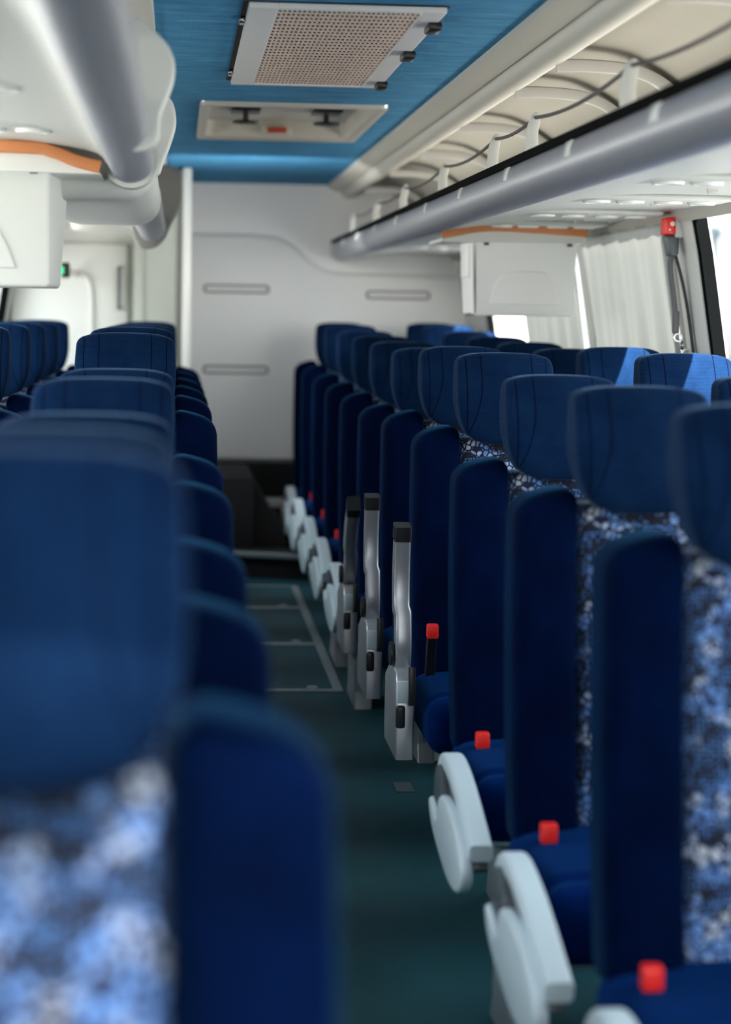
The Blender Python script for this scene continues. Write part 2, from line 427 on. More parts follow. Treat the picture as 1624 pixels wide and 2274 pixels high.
# side walls: sill panel, pillars and head rail, windows between the pillars
def side_wall(s, pillars, name, wn):
    f = (lambda x: x) if s > 0 else mir
    t = NB()
    sheet(t, [(f(Xw(z)), H+z) for z in (-.46, -.7, -1.0, -1.19)], Y0, YR, 4)
    quad(t, (f(Xw(-.46)), Y0, H-.46), (f(Xw(-.46)+.08), Y0, H-.46), (f(Xw(-.46)+.08), YR, H-.46), (f(Xw(-.46)), YR, H-.46))
    sheet(t, [(f(Xw(.27)), H+.27), (f(1.40), H+.30), (f(1.43), H+.33)], Y0, YR, 4)
    zs = [.29, .18, .05, -.1, -.25, -.4, -.47]
    for (a, b) in pillars:
        pr = [(f(Xw(z)), H+z) for z in zs]
        sheet(t, pr, a, b, 1)
        for y in (a, b):
            for z0, z1 in zip(zs, zs[1:]):
                quad(t, (f(Xw(z0)), y, H+z0), (f(Xw(z0)+.052), y, H+z0), (f(Xw(z1)+.052), y, H+z1), (f(Xw(z1)), y, H+z1))
    struct(name, t, M['white'], label='white moulded side wall and window pillars on the %s' % ('right' if s > 0 else 'left'))
    k = wn
    for (a0, a1), (b0, b1) in zip(pillars, pillars[1:]):
        zz = [.29, .1, -.1, -.3, -.46]
        g = NB(); sheet(g, [(f(Xw(z)+.045), H+z) for z in zz], a1, b0, 1)
        root = bpy.data.objects.new('window_%d' % k, None); link(root); root['kind'] = 'structure'
        root.location = (f(Xw(-.46)), (a1+b0)/2, H-.46)
        root['label'] = 'side window %d on the %s of the coach' % (k if s > 0 else k-4, 'right' if s > 0 else 'left')
        p = obj('pane', g, M['glass'], root, smooth=True); p.matrix_parent_inverse = Matrix.Translation(-root.location)
        fr = NB()
        for y, d in ((a1, 1), (b0, -1)):
            for u0, u1 in ((.0, .016), (.020, .034)):
                q = [(f(Xw(z)+.004), H+z) for z in zs]
                r = [(f(Xw(z)+.038), H+z) for z in zs]
                ya, yb = y+d*u0, y+d*u1
                sheet(fr, q, min(ya, yb), max(ya, yb)); sheet(fr, r, min(ya, yb), max(ya, yb))
                for (p0, p1), (r0, r1) in zip(zip(q, q[1:]), zip(r, r[1:])):
                    for yy in (ya+d*.001, yb): quad(fr, (p0[0], yy, p0[1]), (p1[0], yy, p1[1]), (r1[0], yy, r1[1]), (r0[0], yy, r0[1]))
        wf = obj('window_frame', fr, M['rubber'], root, smooth=False, label='black rubber window seal'); wf.matrix_parent_inverse = Matrix.Translation(-root.location)
        k += 1
side_wall(1, [(Y0, 1.6), (2.5, 2.6), (5.86, 6.16), (7.50, 7.60), (10.15, 10.9)], 'wall_right', 1)
side_wall(-1, [(Y0, 1.6), (2.3, 2.6), (5.2, 5.4), (7.50, 7.60), (9.80, 10.9)], 'wall_left', 5)

# front bulkhead behind the viewer with the windscreen
t = NB(); quad(t, (mir(1.55), Y0, 0), (1.55, Y0, 0), (1.55, Y0, H-.25), (mir(1.55), Y0, H-.25)); quad(t, (mir(1.55), Y0, H+.55), (1.55, Y0, H+.55), (1.55, Y0, H+.66), (mir(1.55), Y0, H+.66))
struct('wall_front', t, M['greyp'], label='grey front bulkhead below the windscreen')
t = NB(); quad(t, (mir(1.55), Y0+.02, H-.25), (1.55, Y0+.02, H-.25), (1.55, Y0+.02, H+.55), (mir(1.55), Y0+.02, H+.55)); struct('window_10', t, M['glass'], label='windscreen')

# rear wall, white down to knee height, with the raised lower panel following the rack end
t = NB(); zb = XZ(0, 1021, YR)[1]
quad(t, (mir(1.56), YR, zb), (1.56, YR, zb), (1.56, YR, CZ+.05), (mir(1.56), YR, CZ+.05))
pts = [XZ(x, y, YR) for x, y in ((400, 1018), (400, 522), (470, 520), (560, 520), (612, 524), (640, 536), (664, 556), (688, 578), (712, 593), (745, 600), (850, 602), (1030, 604), (1100, 606), (1100, 1018))]
prism(t, pts, 'Y', YR-.035, YR+.01, .024, 4)
struct('wall_rear', t, M['wallw'], label='white rear wall with a raised curved panel')
t = NB(); quad(t, (mir(1.56), YR+.01, 0), (1.56, YR+.01, 0), (1.56, YR+.01, zb+.01), (mir(1.56), YR+.01, zb+.01))
struct('wall_rear_lower', t, M['dark'], label='dark carpeted lower rear wall')
# dark step and carpeted side in front of the rear wall
t = NB()
prism(t, [(.20, 9.62), (.62, 9.50), (.62, YR), (.20, YR)], 'Z', 0, .10)
struct('trim_5', t, M['dark'], smooth=False, label='dark step at the rear end of the aisle')
t = NB(); sweep(t, [(.21, 9.61, .108), (.40, 9.555, .106), (.615, 9.49, .103)], rrect(.012, .010, .004), side=Vector((0, 0, 1)))
sweep(t, [(.600, 9.485, .005), (.600, 9.485, .10)], rrect(.008, .008, .003))
struct('trim_6', t, M['strip'], label='metal nosing of the rear step')
t = NB(); box(t, .10, .36, 9.9, 10.85, 0, zb-.004, .02); prism(t, [(.36, .10), (.36, .42), (.40, .34), (.47, .22), (.56, .16), (.60, .10)], 'Y', 9.95, 10.85, .01)
struct('trim_7', t, M['dark2'], label='charcoal carpeted casing beside the rear step')
t = NB(); box(t, .372, .60, 10.70, 10.86, .215, .255, .008)
struct('trim_8', t, M['greyp'], label='grey ledge low on the rear wall')

# rear left: locker column, jamb and white door
t = NB()
x0, x1 = XZ(298, 0, 9.75)[0], XZ(391, 0, 9.75)[0]
box(t, x0, x1, 9.75, YR, 0, CZ, .012)
box(t, x0+.035, x0+.045, 9.742, 9.752, .1, H+.28, .003)
struct('wall_partition', t, M['colp'], label='grey green locker column at the rear left')
t = NB(); x2, x3 = XZ(404, 0, 9.75)[0], XZ(424, 0, 9.75)[0]
box(t, x2, x3, 9.72, YR, 0, CZ-.004, .008); struct('trim_9', t, M['white'], label='white corner post beside the locker column')
t = NB(); box(t, x1, x2, 9.80, YR, 0, CZ-.01); struct('trim_10', t, M['greyp'], label='grey strip for the shaded groove between column and post')  # grey box fills the gap, its tone standing in for shade
t = NB(); box(t, mir(1.55), x0-.004, 9.97, 10.0, 0, CZ, .0)
struct('wall_left_rear', t, M['white'], label='white panel at the rear left')
dr = bpy.data.objects.new('door_1', None); link(dr); dr['kind'] = 'structure'; dr['label'] = 'white door at the rear left'; dr.location = (-.45, 9.95, 0)
t = NB(); dx0, dx1 = XZ(32, 0, 9.95)[0]+.45, XZ(285, 0, 9.95)[0]+.45
box(t, dx0, dx1, -.02, .018, .02, H+.30, .01); obj('door_panel', t, M['white'], dr)
t = NB(); pth = [(XZ(x, y, 9.95)[0]+.45, -.022, XZ(x, y, 9.95)[1]) for x, y in smooth_pts([(168, 609), (190, 616), (203, 640), (206, 690), (206, 760), (206, 900)], False, 5)]
sweep(t, pth, rrect(.018, .012, .008), side=Vector((0, -1, 0))); obj('raised_moulding', t, M['white'], dr)
t = NB(); hx = XZ(267, 0, 9.95)[0]+.45; za, zc = XZ(0, 598, 9.95)[1], XZ(0, 687, 9.95)[1]
tube(t, smooth_pts([(hx, -.02, za), (hx, -.05, za-.004), (hx, -.055, za-.025), (hx, -.055, zc+.025), (hx, -.05, zc+.004), (hx, -.02, zc)], False, 4), .008)
obj('door_handle', t, M['armd'], dr, label='grey bar handle')

# slots on the rear wall
sl = []
for i, (xa, xb, yy) in enumerate(((450, 597, 640), (810, 955, 648), (450, 597, 818))):
    (X0, z), (X1, _) = XZ(xa, yy, YR-.04), XZ(xb, yy, YR-.04)
    lab = ('grey slot vent on white rear wall, upper one nearer the locker column', 'grey slot vent on white rear wall, to the right near the hanging screen', 'grey slot vent on white rear wall, lowest of the three')[i]
    r = thing('slot_vent', lab, 'vent', ((X0+X1)/2, YR-.036, z), 'slot vents on the rear wall')
    hw = (X1-X0)/2
    t = NB(); o = rrect(hw, .022, .020, 5); n_ = rrect(hw-.012, .011, .010, 5)
    va = [t.verts.new((x, 0, zz)) for x, zz in o]; vb = [t.verts.new((x, -.006, zz)) for x, zz in rrect(hw-.004, .018, .016, 5)]; vc = [t.verts.new((x, -.006, zz)) for x, zz in n_]; vd = [t.verts.new((x, 0, zz)) for x, zz in n_]
    for A, B in ((va, vb), (vb, vc), (vc, vd)):
        for j in range(len(A)): t.faces.new((A[j], A[(j+1) % len(A)], B[(j+1) % len(A)], B[j]))
    obj('rim', t, M['plate'], r)
    t = NB(); t.faces.new([t.verts.new((x, -.001, zz)) for x, zz in n_]); obj('inset', t, M['wallw'], r)

# ------------------------------------------------------------------ floor hatches
for i, (ya, yb) in enumerate(((6.67, 7.63), (7.63, 8.58), (8.58, 9.28))):
    lab = ('dark floor hatch with silver edging in the aisle, nearest of the three', 'dark floor hatch with silver edging in the aisle, middle of the three', 'dark floor hatch with silver edging in the aisle, farthest, before the dark step')[i]
    r = thing('floor_hatch', lab, 'hatch', (.335, (ya+yb)/2, 0), 'floor hatches in the aisle')
    hy = (yb-ya)/2-.002; hx = .195
    t = NB(); box(t, -hx+.03, hx-.03, -hy+.022, hy-.022, 0, .004); obj('panel', t, M['floor'], r, smooth=False)
    t = NB()
    box(t, -hx, hx, -hy, -hy+.022, 0, .007, .002); box(t, -hx, hx, hy-.022, hy, 0, .007, .002)
    box(t, -hx, -hx+.03, -hy+.022, hy-.022, 0, .007, .002); box(t, hx-.03, hx, -hy+.022, hy-.022, 0, .007, .002)
    obj('edging', t, M['strip'], r, smooth=False)
    for sx in (-1, 1):
        t = NB(); disc(t, (sx*.10, -hy+.055, .006), .018, .006, 'Z'); obj('lock_screw', t, M['strip'], r)

# a small worn sticker on the floor beside the front seats
t = NB(); sx, sz = XZ(955, 1745, 5.35)
box(t, .555, .60, 5.25, 5.36, 0.0005, .002); tag(obj('floor_sticker', t, M['armd'], smooth=False), 'small worn grey sticker on the dark floor behind a lowered armrest', 'sticker')

# ------------------------------------------------------------------ seats
def rec(p): return (p[0], p[1] + .14*(p[2]-.91), p[2])

def bolster(s):
    def fn(p):
        x, y, z = p
        t = max(0, (z-.70)/.21)
        u = max(0, min(1, ((x*s)-.105)/.12))          # 0 inner edge, 1 outer edge
        z -= .030*u*u*t
        y -= .010*math.sin(PI*max(0, min(1, (z-.3)/.6)))*(1-u*.5)
        x += s*.006*math.sin(PI*max(0, min(1, (z-.28)/.64))) - s*.004
        return rec((x, y, z))
    b = NB(); soft(b, (s*.167, .070, .600), (.0555, .070, .315), .030, fn, (3, 3, 12)); return b

def build_seat(arm, a, out_leg=False):
    """arm: 'down', 'up', 'tilt' or None; a = -1 when the aisle lies on the seat's -X side"""
    r = bpy.data.objects.new('coach_seat', None); link(r)
    def bk(p):
        x, y, z = p; t = max(0, (z-.62)/.27)
        return rec((x, y, z - .055*(x/.205)**2*t))
    b = NB(); soft(b, (0, .120, .585), (.205, .045, .305), .03, bk, (8, 2, 10)); obj('backrest', b, M['blue'], r)
    for s in (-1, 1): obj('bolster', bolster(s), M['blue'], r)
    def ins(p):
        x, y, z = p
        return rec((x, y - .010*(1-(x/.12)**2)*math.sin(PI*max(0, min(1, (z-.3)/.65))), z))
    b = NB(); soft(b, (0, .080, .590), (.110, .045, .295), .02, ins, (6, 2, 12)); obj('back_insert', b, M['pattern'], r, label='patterned navy and pale blue centre panel')
    def hd(p):
        x, y, z = p
        dz = (z-.985)/.102
        u = min(1, abs(x)/.12)
        cor = max(0, u-.45)/.55
        z = .985 + (z-.985)*(1 - (.10 if dz > 0 else .20)*cor**2.5)
        if dz < 0: x *= 1 - .15*dz*dz
        else: x *= 1 - .035*dz*dz
        y = .050 + (y-.050)*(1 - .42*min(1.1, dz*dz)) - .012*(1-u*u)
        y += .03*dz
        return (x, y, z + (.006*(1-(x/.12)**2) if dz > 0 else -.012*(1-(x/.12)**2)))
    b = NB(); soft(b, (0, .034, .985), (.120, .058, .100), .013, hd, (16, 6, 14), 3); obj('headrest', b, M['head'], r)
    cs = a*.006 if arm else 0
    def cu(p):
        x, y, z = p
        if z > .29: z += .012*(1-((x-cs)/.23)**2) - .014*math.exp(-((y+.375)/.014)**2)
        return (x, y, z)
    b = NB(); soft(b, (cs, -.235, .262), (.222, .222, .062), .04, cu, (6, 30, 2)); obj('cushion', b, M['cush'], r)
    # frame and legs
    b = NB(); box(b, -.20, .20, -.33, -.295, .165, .199, .004); box(b, -.20, .20, -.12, -.085, .165, .199, .004); obj('seat_frame', b, M['metal'], r, smooth=False)
    k = a if arm else -1
    for (u0, u1) in (((.200, .255) if out_leg else (.10, .15)), (-.13, -.18)) if arm else ((.12, .17),):
        b = NB(); prism(b, [(-.345, 0), (-.06, 0), (-.085, .05), (-.085, .165), (-.33, .165), (-.33, .05)], 'X', k*u0, k*u1, .004); obj('leg', b, M['metal'], r, smooth=False)
    # belt buckle
    bz = .44 if arm in ('up',) else .345
    bx = (a*(.187 if arm == 'up' else .176)) if arm else .19
    b = NB(); sweep(b, [(bx, -.10, .29), (bx, -.125, bz-.05), (bx, -.145, bz-.012)], rrect(.012, .010, .004)); bu = obj('belt_buckle', b, M['black'], r)
    b = NB(); box(b, bx-.0135, bx+.0135, -.162, -.136, bz-.018, bz+.016, .004); obj('release_button', b, M['red'], bu, label='red release button')
    if not arm: return r
    if arm == 'down':
        pth = [(a*.2545, y, z) for y, z in smooth_pts([(-.205, .262), (-.225, .300), (-.275, .328), (-.36, .330), (-.50, .306), (-.70, .250)], False, 6)]
        b = NB(); sweep(b, pth, rrect(.021, .017, .008, 3)); ar = obj('armrest', b, M['arm'], r, label='pale grey armrest folded down beside the cushion')
        b = NB(); disc(b, (a*.272, -.292, .262), .062, .022, 'X'); obj('pivot_hub', b, M['armd'], ar, label='dark grey pivot hub')
        b = NB(); prism(b, smooth_pts([(-.25, .27), (-.36, .305), (-.50, .282), (-.64, .245), (-.66, .205), (-.50, .185), (-.30, .205)], True, 4), 'X', a*.236, a*.268, .004); obj('inner_plate', b, M['armd'], ar, label='dark plate standing in for the shaded hole below the pad')  # dark plate paints the shade of the open hole
        out = smooth_pts([(-.222, .245), (-.236, .212), (-.30, .185), (-.40, .166), (-.52, .152), (-.63, .158), (-.70, .185), (-.715, .222), (-.68, .250), (-.60, .276), (-.50, .292), (-.41, .290), (-.365, .272), (-.345, .236), (-.315, .225), (-.28, .240)], True, 4)
        b = NB(); prism(b, out, 'X', a*.270, a*.292, .008, 3); obj('side_cover', b, M['arm'], ar, label='pale teardrop side cover')
    else:
        py, pz = -.235, .40
        raw = [(-.235, .375), (-.246, .42), (-.236, .48), (-.222, .54), (-.220, .60), (-.232, .672)]
        ang = 0 if arm == 'up' else math.radians(38)
        def rot(y, z):
            u, v = y-py, z-pz
            return (py + u*math.cos(ang) - v*math.sin(ang), pz + u*math.sin(ang) + v*math.cos(ang))
        pth = [(a*(.268 + (.004 if z > .5 else 0)), *rot(y, z)) for y, z in smooth_pts(raw, False, 5)]
        b = NB(); sweep(b, pth, rrect(.0185, .026, .006, 3)); ar = obj('armrest', b, M['metal'], r, label='silver armrest folded up' if arm == 'up' else 'silver armrest tilted forward')
        q0, q1 = rot(-.230, .664), rot(-.235, .698)
        b = NB(); sweep(b, [(a*.272, *q0), (a*.272, *q1)], rrect(.020, .0275, .006, 3)); obj('end_cap', b, M['black'], ar, label='black end cap')
        b = NB(); disc(b, (a*.293, py-.002, pz), .028, .010, 'X'); obj('pivot_cap', b, M['black'], ar)
        b = NB(); prism(b, [(-.335, .17), (-.335, .345), (-.318, .372), (-.18, .372), (-.075, .33), (-.07, .20), (-.08, .17)], 'X', a*.248, a*.291, .005, 3)
        sp = obj('side_box', b, M['metal'], r, label='silver side box below the armrest')
        b = NB(); soft(b, (a*.280, -.336, .270), (.0105, .010, .026), .006, None, (2, 2, 2), 3); obj('recline_button', b, M['black'], sp, label='black recline button')
        b = NB(); box(b, a*.255, a*.289, -.343, -.334, .302, .352, .003); obj('button_surround', b, M['arm'], sp)
        b = NB(); sweep(b, [(a*.256, -.347, .300), (a*.256, -.352, .335), (a*.256, -.343, .385)], [(u*.8, v) for u, v in rrect(.010, .009, .004)]); obj('lever', b, M['black'], sp, label='black release lever')
    return r

SX_R, SX_RW = .795, 1.2455           # seat centres of the right-hand pair
SX_L, SX_LW = -.124, -.574          # left-hand pair
ORD = ['nearest', 'second', 'third', 'fourth', 'fifth', 'sixth', 'seventh', 'eighth', 'ninth', 'tenth', 'eleventh']
rowsR = [2.82 + .78*k for k in range(10)] + [10.50]
dropR = [.293, .295, .298, .272, .270, .285, .277, .268, .257, .240, .235]
armR = ['down', 'down', 'down', 'up', 'up', 'tilt', 'down', 'down', 'down', 'down', 'down']
protos = {}
def place_seat(arm, a, x, y, drop, label, group, out_leg=False):
    key = (arm, a, out_leg); sc = (H-drop)/.91
    if key not in protos:
        r = build_seat(arm, a, out_leg); protos[key] = r; r.location = (x, y, 0)
    else:
        r = dup(protos[key], (x, y, 0), label, group)
    r.scale = (1, 1, sc)
    return tag(r, label, 'seat', group)
armtxt = {'down': 'pale armrest folded down', 'up': 'silver armrest standing upright', 'tilt': 'silver armrest tilted forward'}
for k, (y, d, ar) in enumerate(zip(rowsR, dropR, armR)):
    lab = 'blue seat right of the aisle, %s from the front, %s' % (ORD[k], armtxt[ar])
    if k == 10: lab = 'blue seat right of the aisle, farthest, against the rear wall'
    place_seat(ar, -1, SX_R, y, d, lab, 'aisle seats on the right', k in (1, 5, 6))
for k in range(2, 11):
    lab = 'blue seat beside the right windows, %s of that column' % ORD[k-2]
    if k == 10: lab = 'blue seat beside the right windows, farthest, against the rear wall'
    place_seat(None, 1, SX_RW, rowsR[k], dropR[k]-.004, lab, 'window seats on the right')
rowsL = [1.40, 2.13, 2.86, 3.60, 4.35, 5.15, 5.90, 6.68, 7.45, 8.25, 9.05]
dropL = [.274, .297, .314, .293, .297, .243, .236, .236, .236, .236, .236]
for k, (y, d) in enumerate(zip(rowsL, dropL)):
    lab = 'blue seat left of the aisle, %s from the front' % ORD[k]
    if k == 0: lab = 'large blurred blue seat filling the lower left corner, nearest of all'
    if k == 5: lab = 'blue seat left of the aisle whose headrest stands clear above the nearer ones'
    place_seat('down', 1, SX_L + (.012 if k == 0 else 0), y, d, lab, 'aisle seats on the left')
for k in range(5, 11):
    lab = 'blue seat beside the left windows, %s of those at the left edge' % ORD[k-5]
    if k == 10: lab = 'blue seat beside the left windows, farthest, before the white door'
    place_seat(None, -1, SX_LW, rowsL[k], dropL[k], lab, 'window seats on the left')

# ------------------------------------------------------------------ luggage racks
TC = (.812, .315); TR = .056
def tube_shell(b, cx, cz, r, y0, y1, n=28, ny=1):
    sweep(b, [(cx, y0 + (y1-y0)*i/ny, H+cz) for i in range(ny+1)], circ(r, n))

rk = thing('luggage_rack', 'overhead luggage rack along the right side with silver tube edge and cord', 'luggage rack', (TC[0], 5.6, H+.25))
def under(b): 
    bmesh.ops.transform(b, matrix=Matrix.Translation(-rk.location), verts=b.verts[:]); return b
t = NB(); tube_shell(t, TC[0], TC[1], TR, .7, 10.72, 32, 6); obj('edge_tube', under(t), M['tube'], rk, label='silver rounded tube along the rack edge')
t = NB(); tube_shell(t, TC[0], TC[1], TR+.004, 10.72, 10.76, 32); obj('tube_end_cap', under(t), M['white'], rk)
a = math.radians(141); sx, sz = TC[0]+math.cos(a)*(TR+.003), TC[1]+math.sin(a)*(TR+.003)
t = NB(); sweep(t, [(sx, .7, H+sz), (sx, 10.72, H+sz)], rrect(.012, .009, .004)); obj('rubber_strip', under(t), M['rubber'], rk, label='black rubber strip on top of the tube')
# floor of the rack seen from below
UND = [(.815, .262), (.90, .278), (1.10, .300), (1.30, .302), (1.40, .300), (1.43, .298)]
UNL = [(.840, .300), (.88, .328), (1.10, .352), (1.30, .352), (1.43, .345)]
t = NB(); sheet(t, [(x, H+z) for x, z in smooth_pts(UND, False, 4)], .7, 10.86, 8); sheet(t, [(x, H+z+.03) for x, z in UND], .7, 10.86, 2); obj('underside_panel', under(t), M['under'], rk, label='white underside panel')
# hoops against the roof lining
for Y in (3.9, 5.02, 5.63, 6.71, 7.84, 8.93, 10.15):
    pth = smooth_pts([(.862, Y, H+.588), (.94, Y, H+.590), (1.04, Y, H+.582), (1.11, Y, H+.555), (1.165, Y, H+.505), (1.21, Y, H+.43), (1.24, Y, H+.306)], False, 5)
    t = NB(); sweep(t, pth, rrect(.004, .050, .003), side=Vector((0, 0, 1)))
    sweep(t, [(p[0]+.004, p[1]-.050, p[2]-.012) for p in pth], rrect(.014, .005, .003), side=Vector((0, 0, 1)))
    obj('roof_hoop', under(t), M['hoop'], rk)
# fins with the cord through their tips
tips = []
for Y in (2.75, 3.84, 4.89, 5.50, 6.55, 7.70, 8.76, 9.90):
    out = [(.792, H+.350), (.786, H+.395), (.789, H+.430), (.797, H+.452), (.808, H+.462), (.816, H+.456), (.817, H+.440), (.813, H+.415), (.815, H+.380), (.828, H+.352)]
    t = NB(); prism(t, smooth_pts(out, True, 3), 'Y', Y-.008, Y+.008, .003); obj('cord_fin', under(t), M['white'], rk)
    tips.append(Vector((.806, Y, H+.450)))
for p, q in zip(tips, tips[1:]):
    pth = []
    for i in range(11):
        u = i/10; v = p.lerp(q, u); v.z -= .018*(q.y-p.y)*4*u*(1-u); pth.append(v)
    t = NB(); tube(t, pth, .0042, 8); obj('cord', under(t), M['cord'], rk, label='grey elastic cord sagging between fins')
for Y in (3.43, 4.20, 5.0, 5.83, 6.66, 7.56, 8.4, 9.2, 10.0, 10.6):
    for ang in (163,):
        a = math.radians(ang); w = .014
        t = NB(); pr = []
        for i in range(7):
            b_ = math.radians(ang-20 + 40*i/6); pr.append((TC[0]+math.cos(b_)*(TR+.003), H+TC[1]+math.sin(b_)*(TR+.003)))
        prism(t, pr + [(TC[0]+math.cos(math.radians(ang+20))*(TR-.004), H+TC[1]+math.sin(math.radians(ang+20))*(TR-.004)), (TC[0]+math.cos(math.radians(ang-20))*(TR-.004), H+TC[1]+math.sin(math.radians(ang-20))*(TR-.004))], 'Y', Y-.036, Y+.036, .002)
        obj('marker_lamp', under(t), M['lens'], rk, label='small white lamp on the tube')
def reading_unit(parent, shift, X, Y, sgn):
    z = H + (.298 if sgn > 0 else .348)
    t = NB(); soft(t, (X, Y, z-.002), (.20, .085, .008), .008, None, (3, 3, 1), 3); bmesh.ops.transform(t, matrix=Matrix.Translation(-shift), verts=t.verts[:])
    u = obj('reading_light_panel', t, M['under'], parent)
    for j, dx in enumerate((-.13, -.045, .05, .135)):
        t = NB(); ring_tube(t, (X+dx, Y, z-.011), .030, .006, 18, 6, 'Z'); disc(t, (X+dx, Y, z-.010), .026, .012, 'Z', 18)
        bmesh.ops.transform(t, matrix=Matrix.Translation(-shift), verts=t.verts[:])
        obj('lamp_lens' if j in (0, 3) else 'air_nozzle', t, M['lens'], u)
for k in range(9):
    reading_unit(rk, rk.location, 1.16, 2.95 + .78*k, 1)

# left rack: two lengths of tube with a white housing between
lk = thing('luggage_rack', 'left overhead luggage rack, thick silver tube ending at a rounded white housing', 'luggage rack', (-.11, 5.0, H+.25))
def ul(b): 
    bmesh.ops.transform(b, matrix=Matrix.Translation(-lk.location), verts=b.verts[:]); return b
LT = (-.104, .322); LR = .050
t = NB(); tube_shell(t, LT[0], LT[1], LR, .7, 4.72, 32, 4); obj('edge_tube', ul(t), M['tube'], lk, label='silver rounded tube, near length')
t = NB(); tube_shell(t, LT[0]+.004, LT[1]-.010, LR+.002, 6.3, 8.45, 32, 3); obj('edge_tube', ul(t), M['tube'], lk, label='silver rounded tube, far length')
t = NB(); tube_shell(t, LT[0], LT[1], LR+.010, 4.70, 4.80, 32); obj('tube_collar', ul(t), M['white'], lk)
t = NB(); tube_shell(t, LT[0]+.004, LT[1]-.010, LR+.008, 8.45, 8.52, 32); obj('tube_collar', ul(t), M['white'], lk)
t = NB(); soft(t, (-.20, 5.55, H+.318), (.150, .78, .075), .07, lambda p: (p[0], p[1], p[2] - .012*math.sin(PI*max(0, min(1, (p[1]-4.8)/1.5)))), (6, 10, 3), 6); obj('end_housing', ul(t), M['white'], lk, label='rounded white housing between the tubes')
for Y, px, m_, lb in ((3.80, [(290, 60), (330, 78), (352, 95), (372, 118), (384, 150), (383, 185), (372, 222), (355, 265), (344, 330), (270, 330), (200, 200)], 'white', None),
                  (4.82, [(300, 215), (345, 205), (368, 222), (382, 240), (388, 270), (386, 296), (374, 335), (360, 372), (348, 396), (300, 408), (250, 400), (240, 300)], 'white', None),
                  (8.30, [(330, 372), (372, 374), (392, 384), (402, 405), (402, 440), (394, 470), (378, 505), (362, 535), (345, 552), (310, 552), (290, 500), (300, 420)], 'plate', 'end plate of the rack, its grey painted for shade')):
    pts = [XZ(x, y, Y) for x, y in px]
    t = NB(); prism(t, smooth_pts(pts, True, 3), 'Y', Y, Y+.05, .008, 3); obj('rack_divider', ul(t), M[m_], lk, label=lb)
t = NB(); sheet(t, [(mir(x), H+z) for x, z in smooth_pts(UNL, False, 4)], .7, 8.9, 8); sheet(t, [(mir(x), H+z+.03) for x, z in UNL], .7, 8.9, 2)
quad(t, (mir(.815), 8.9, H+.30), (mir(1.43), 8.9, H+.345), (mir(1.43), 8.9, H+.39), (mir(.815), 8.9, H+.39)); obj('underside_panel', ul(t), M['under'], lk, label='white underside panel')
t = NB(); box(t, mir(.80), mir(.835), .7, 4.7, H+.46, H+.60, .01); obj('bin_face', ul(t), M['white'], lk)
for k in range(8):
    reading_unit(lk, lk.location, mir(1.10), 2.6 + .78*k, -1)

# ------------------------------------------------------------------ fold-down screens
def screen(lab, x0, x1, ox0, ox1, y, ztop, zbot, dep, bend, ks, sm='white'):
    r = thing('folding_screen', lab, 'screen', ((x0+x1)/2, y, H+ztop))
    w = (x1-x0)/2; c = (x0+x1)/2; h = ztop-zbot
    # tapered body
    t = NB(); v = {}
    for i, (yy, k, zz) in enumerate(((0, ks[0], 0), (dep, ks[1], 0), (0, ks[2], -h), (dep, ks[3], -h))):
        for s in (-1, 1): v[(i, s)] = t.verts.new((s*w*k, yy, zz))
    for f in (((0, -1), (0, 1), (2, 1), (2, -1)), ((1, -1), (1, 1), (3, 1), (3, -1)), ((0, -1), (1, -1), (3, -1), (2, -1)), ((0, 1), (1, 1), (3, 1), (2, 1)), ((0, -1), (0, 1), (1, 1), (1, -1)), ((2, -1), (2, 1), (3, 1), (3, -1))):
        t.faces.new([v[q] for q in f])
    bmesh.ops.bevel(t, geom=t.edges[:], offset=.008, segments=3, profile=.5, affect='EDGES'); obj('housing', t, M[sm], r)
    t = NB(); pr = smooth_pts([(-w*.66, -h*.86), (-w*.60, -h*.66), (-w*.46, -h*.50), (-w*.30, -h*.44), (w*.30, -h*.44), (w*.46, -h*.50), (w*.60, -h*.68), (w*.68, -h*.86)], False, 3)
    prism(t, pr, 'Y', -.006, .01, .005, 3); obj('raised_panel', t, M[sm], r)
    t = NB(); box(t, -w*1.02-.004, -w*.86, dep*.25, dep*.95, -h*.52, -.004, .006); obj('hinge_cover', t, M[sm], r)
    # mounting tray with orange lip
    e0, e1 = ox0-c, ox1-c
    prof = [(e0, -.012), (e0+.06, .000), (e0+.13, .012), (e0+.22, .014), (e1-.04, .004), (e1, .000)]
    if bend < 0: prof = [(-(x), z) for x, z in reversed([(-e1, -.028), (-e1+.05, -.016), (-e1+.10, .002), (-e1+.17, .010), (-e0, .012)])]
    sp = smooth_pts(prof, False, 4)
    t = NB(); sweep(t, [(x, -.035, z+.012) for x, z in sp], rrect(.013, .008, .005), side=Vector((0, 0, 1))); obj('orange_lip', t, M['orange'], r, label='orange edge trim')
    t = NB(); prism(t, sp + [(e1, -.02-(.01 if bend < 0 else 0)), (e0, -.022)], 'Y', -.03, dep+.06, .0); obj('mounting_tray', t, M['white'], r)
    for s in (-.75, .85):
        t = NB(); box(t, s*w-.008, s*w+.008, -.008, .0, -.030, -.022, .001); obj('screw_slot', t, M['black'], r)
    return r
yR = 6.95
screen('white folding screen under the right luggage rack with orange lip', XZ(1048, 0, yR)[0], XZ(1283, 0, yR)[0], XZ(975, 0, yR)[0], XZ(1300, 0, yR)[0], yR, .258, .0, .26, 1, (1, 1.06, .955, .97), 'wallw')
yL = 4.55
screen('white folding screen under the left luggage rack, cut by the left photo edge', XZ(-330, 0, yL)[0], XZ(114, 0, yL)[0], XZ(-380, 0, yL)[0], XZ(236, 0, yL+.3)[0], yL, .309, .045, .36, -1, (1.0, 1.11, 1.0, 1.015))

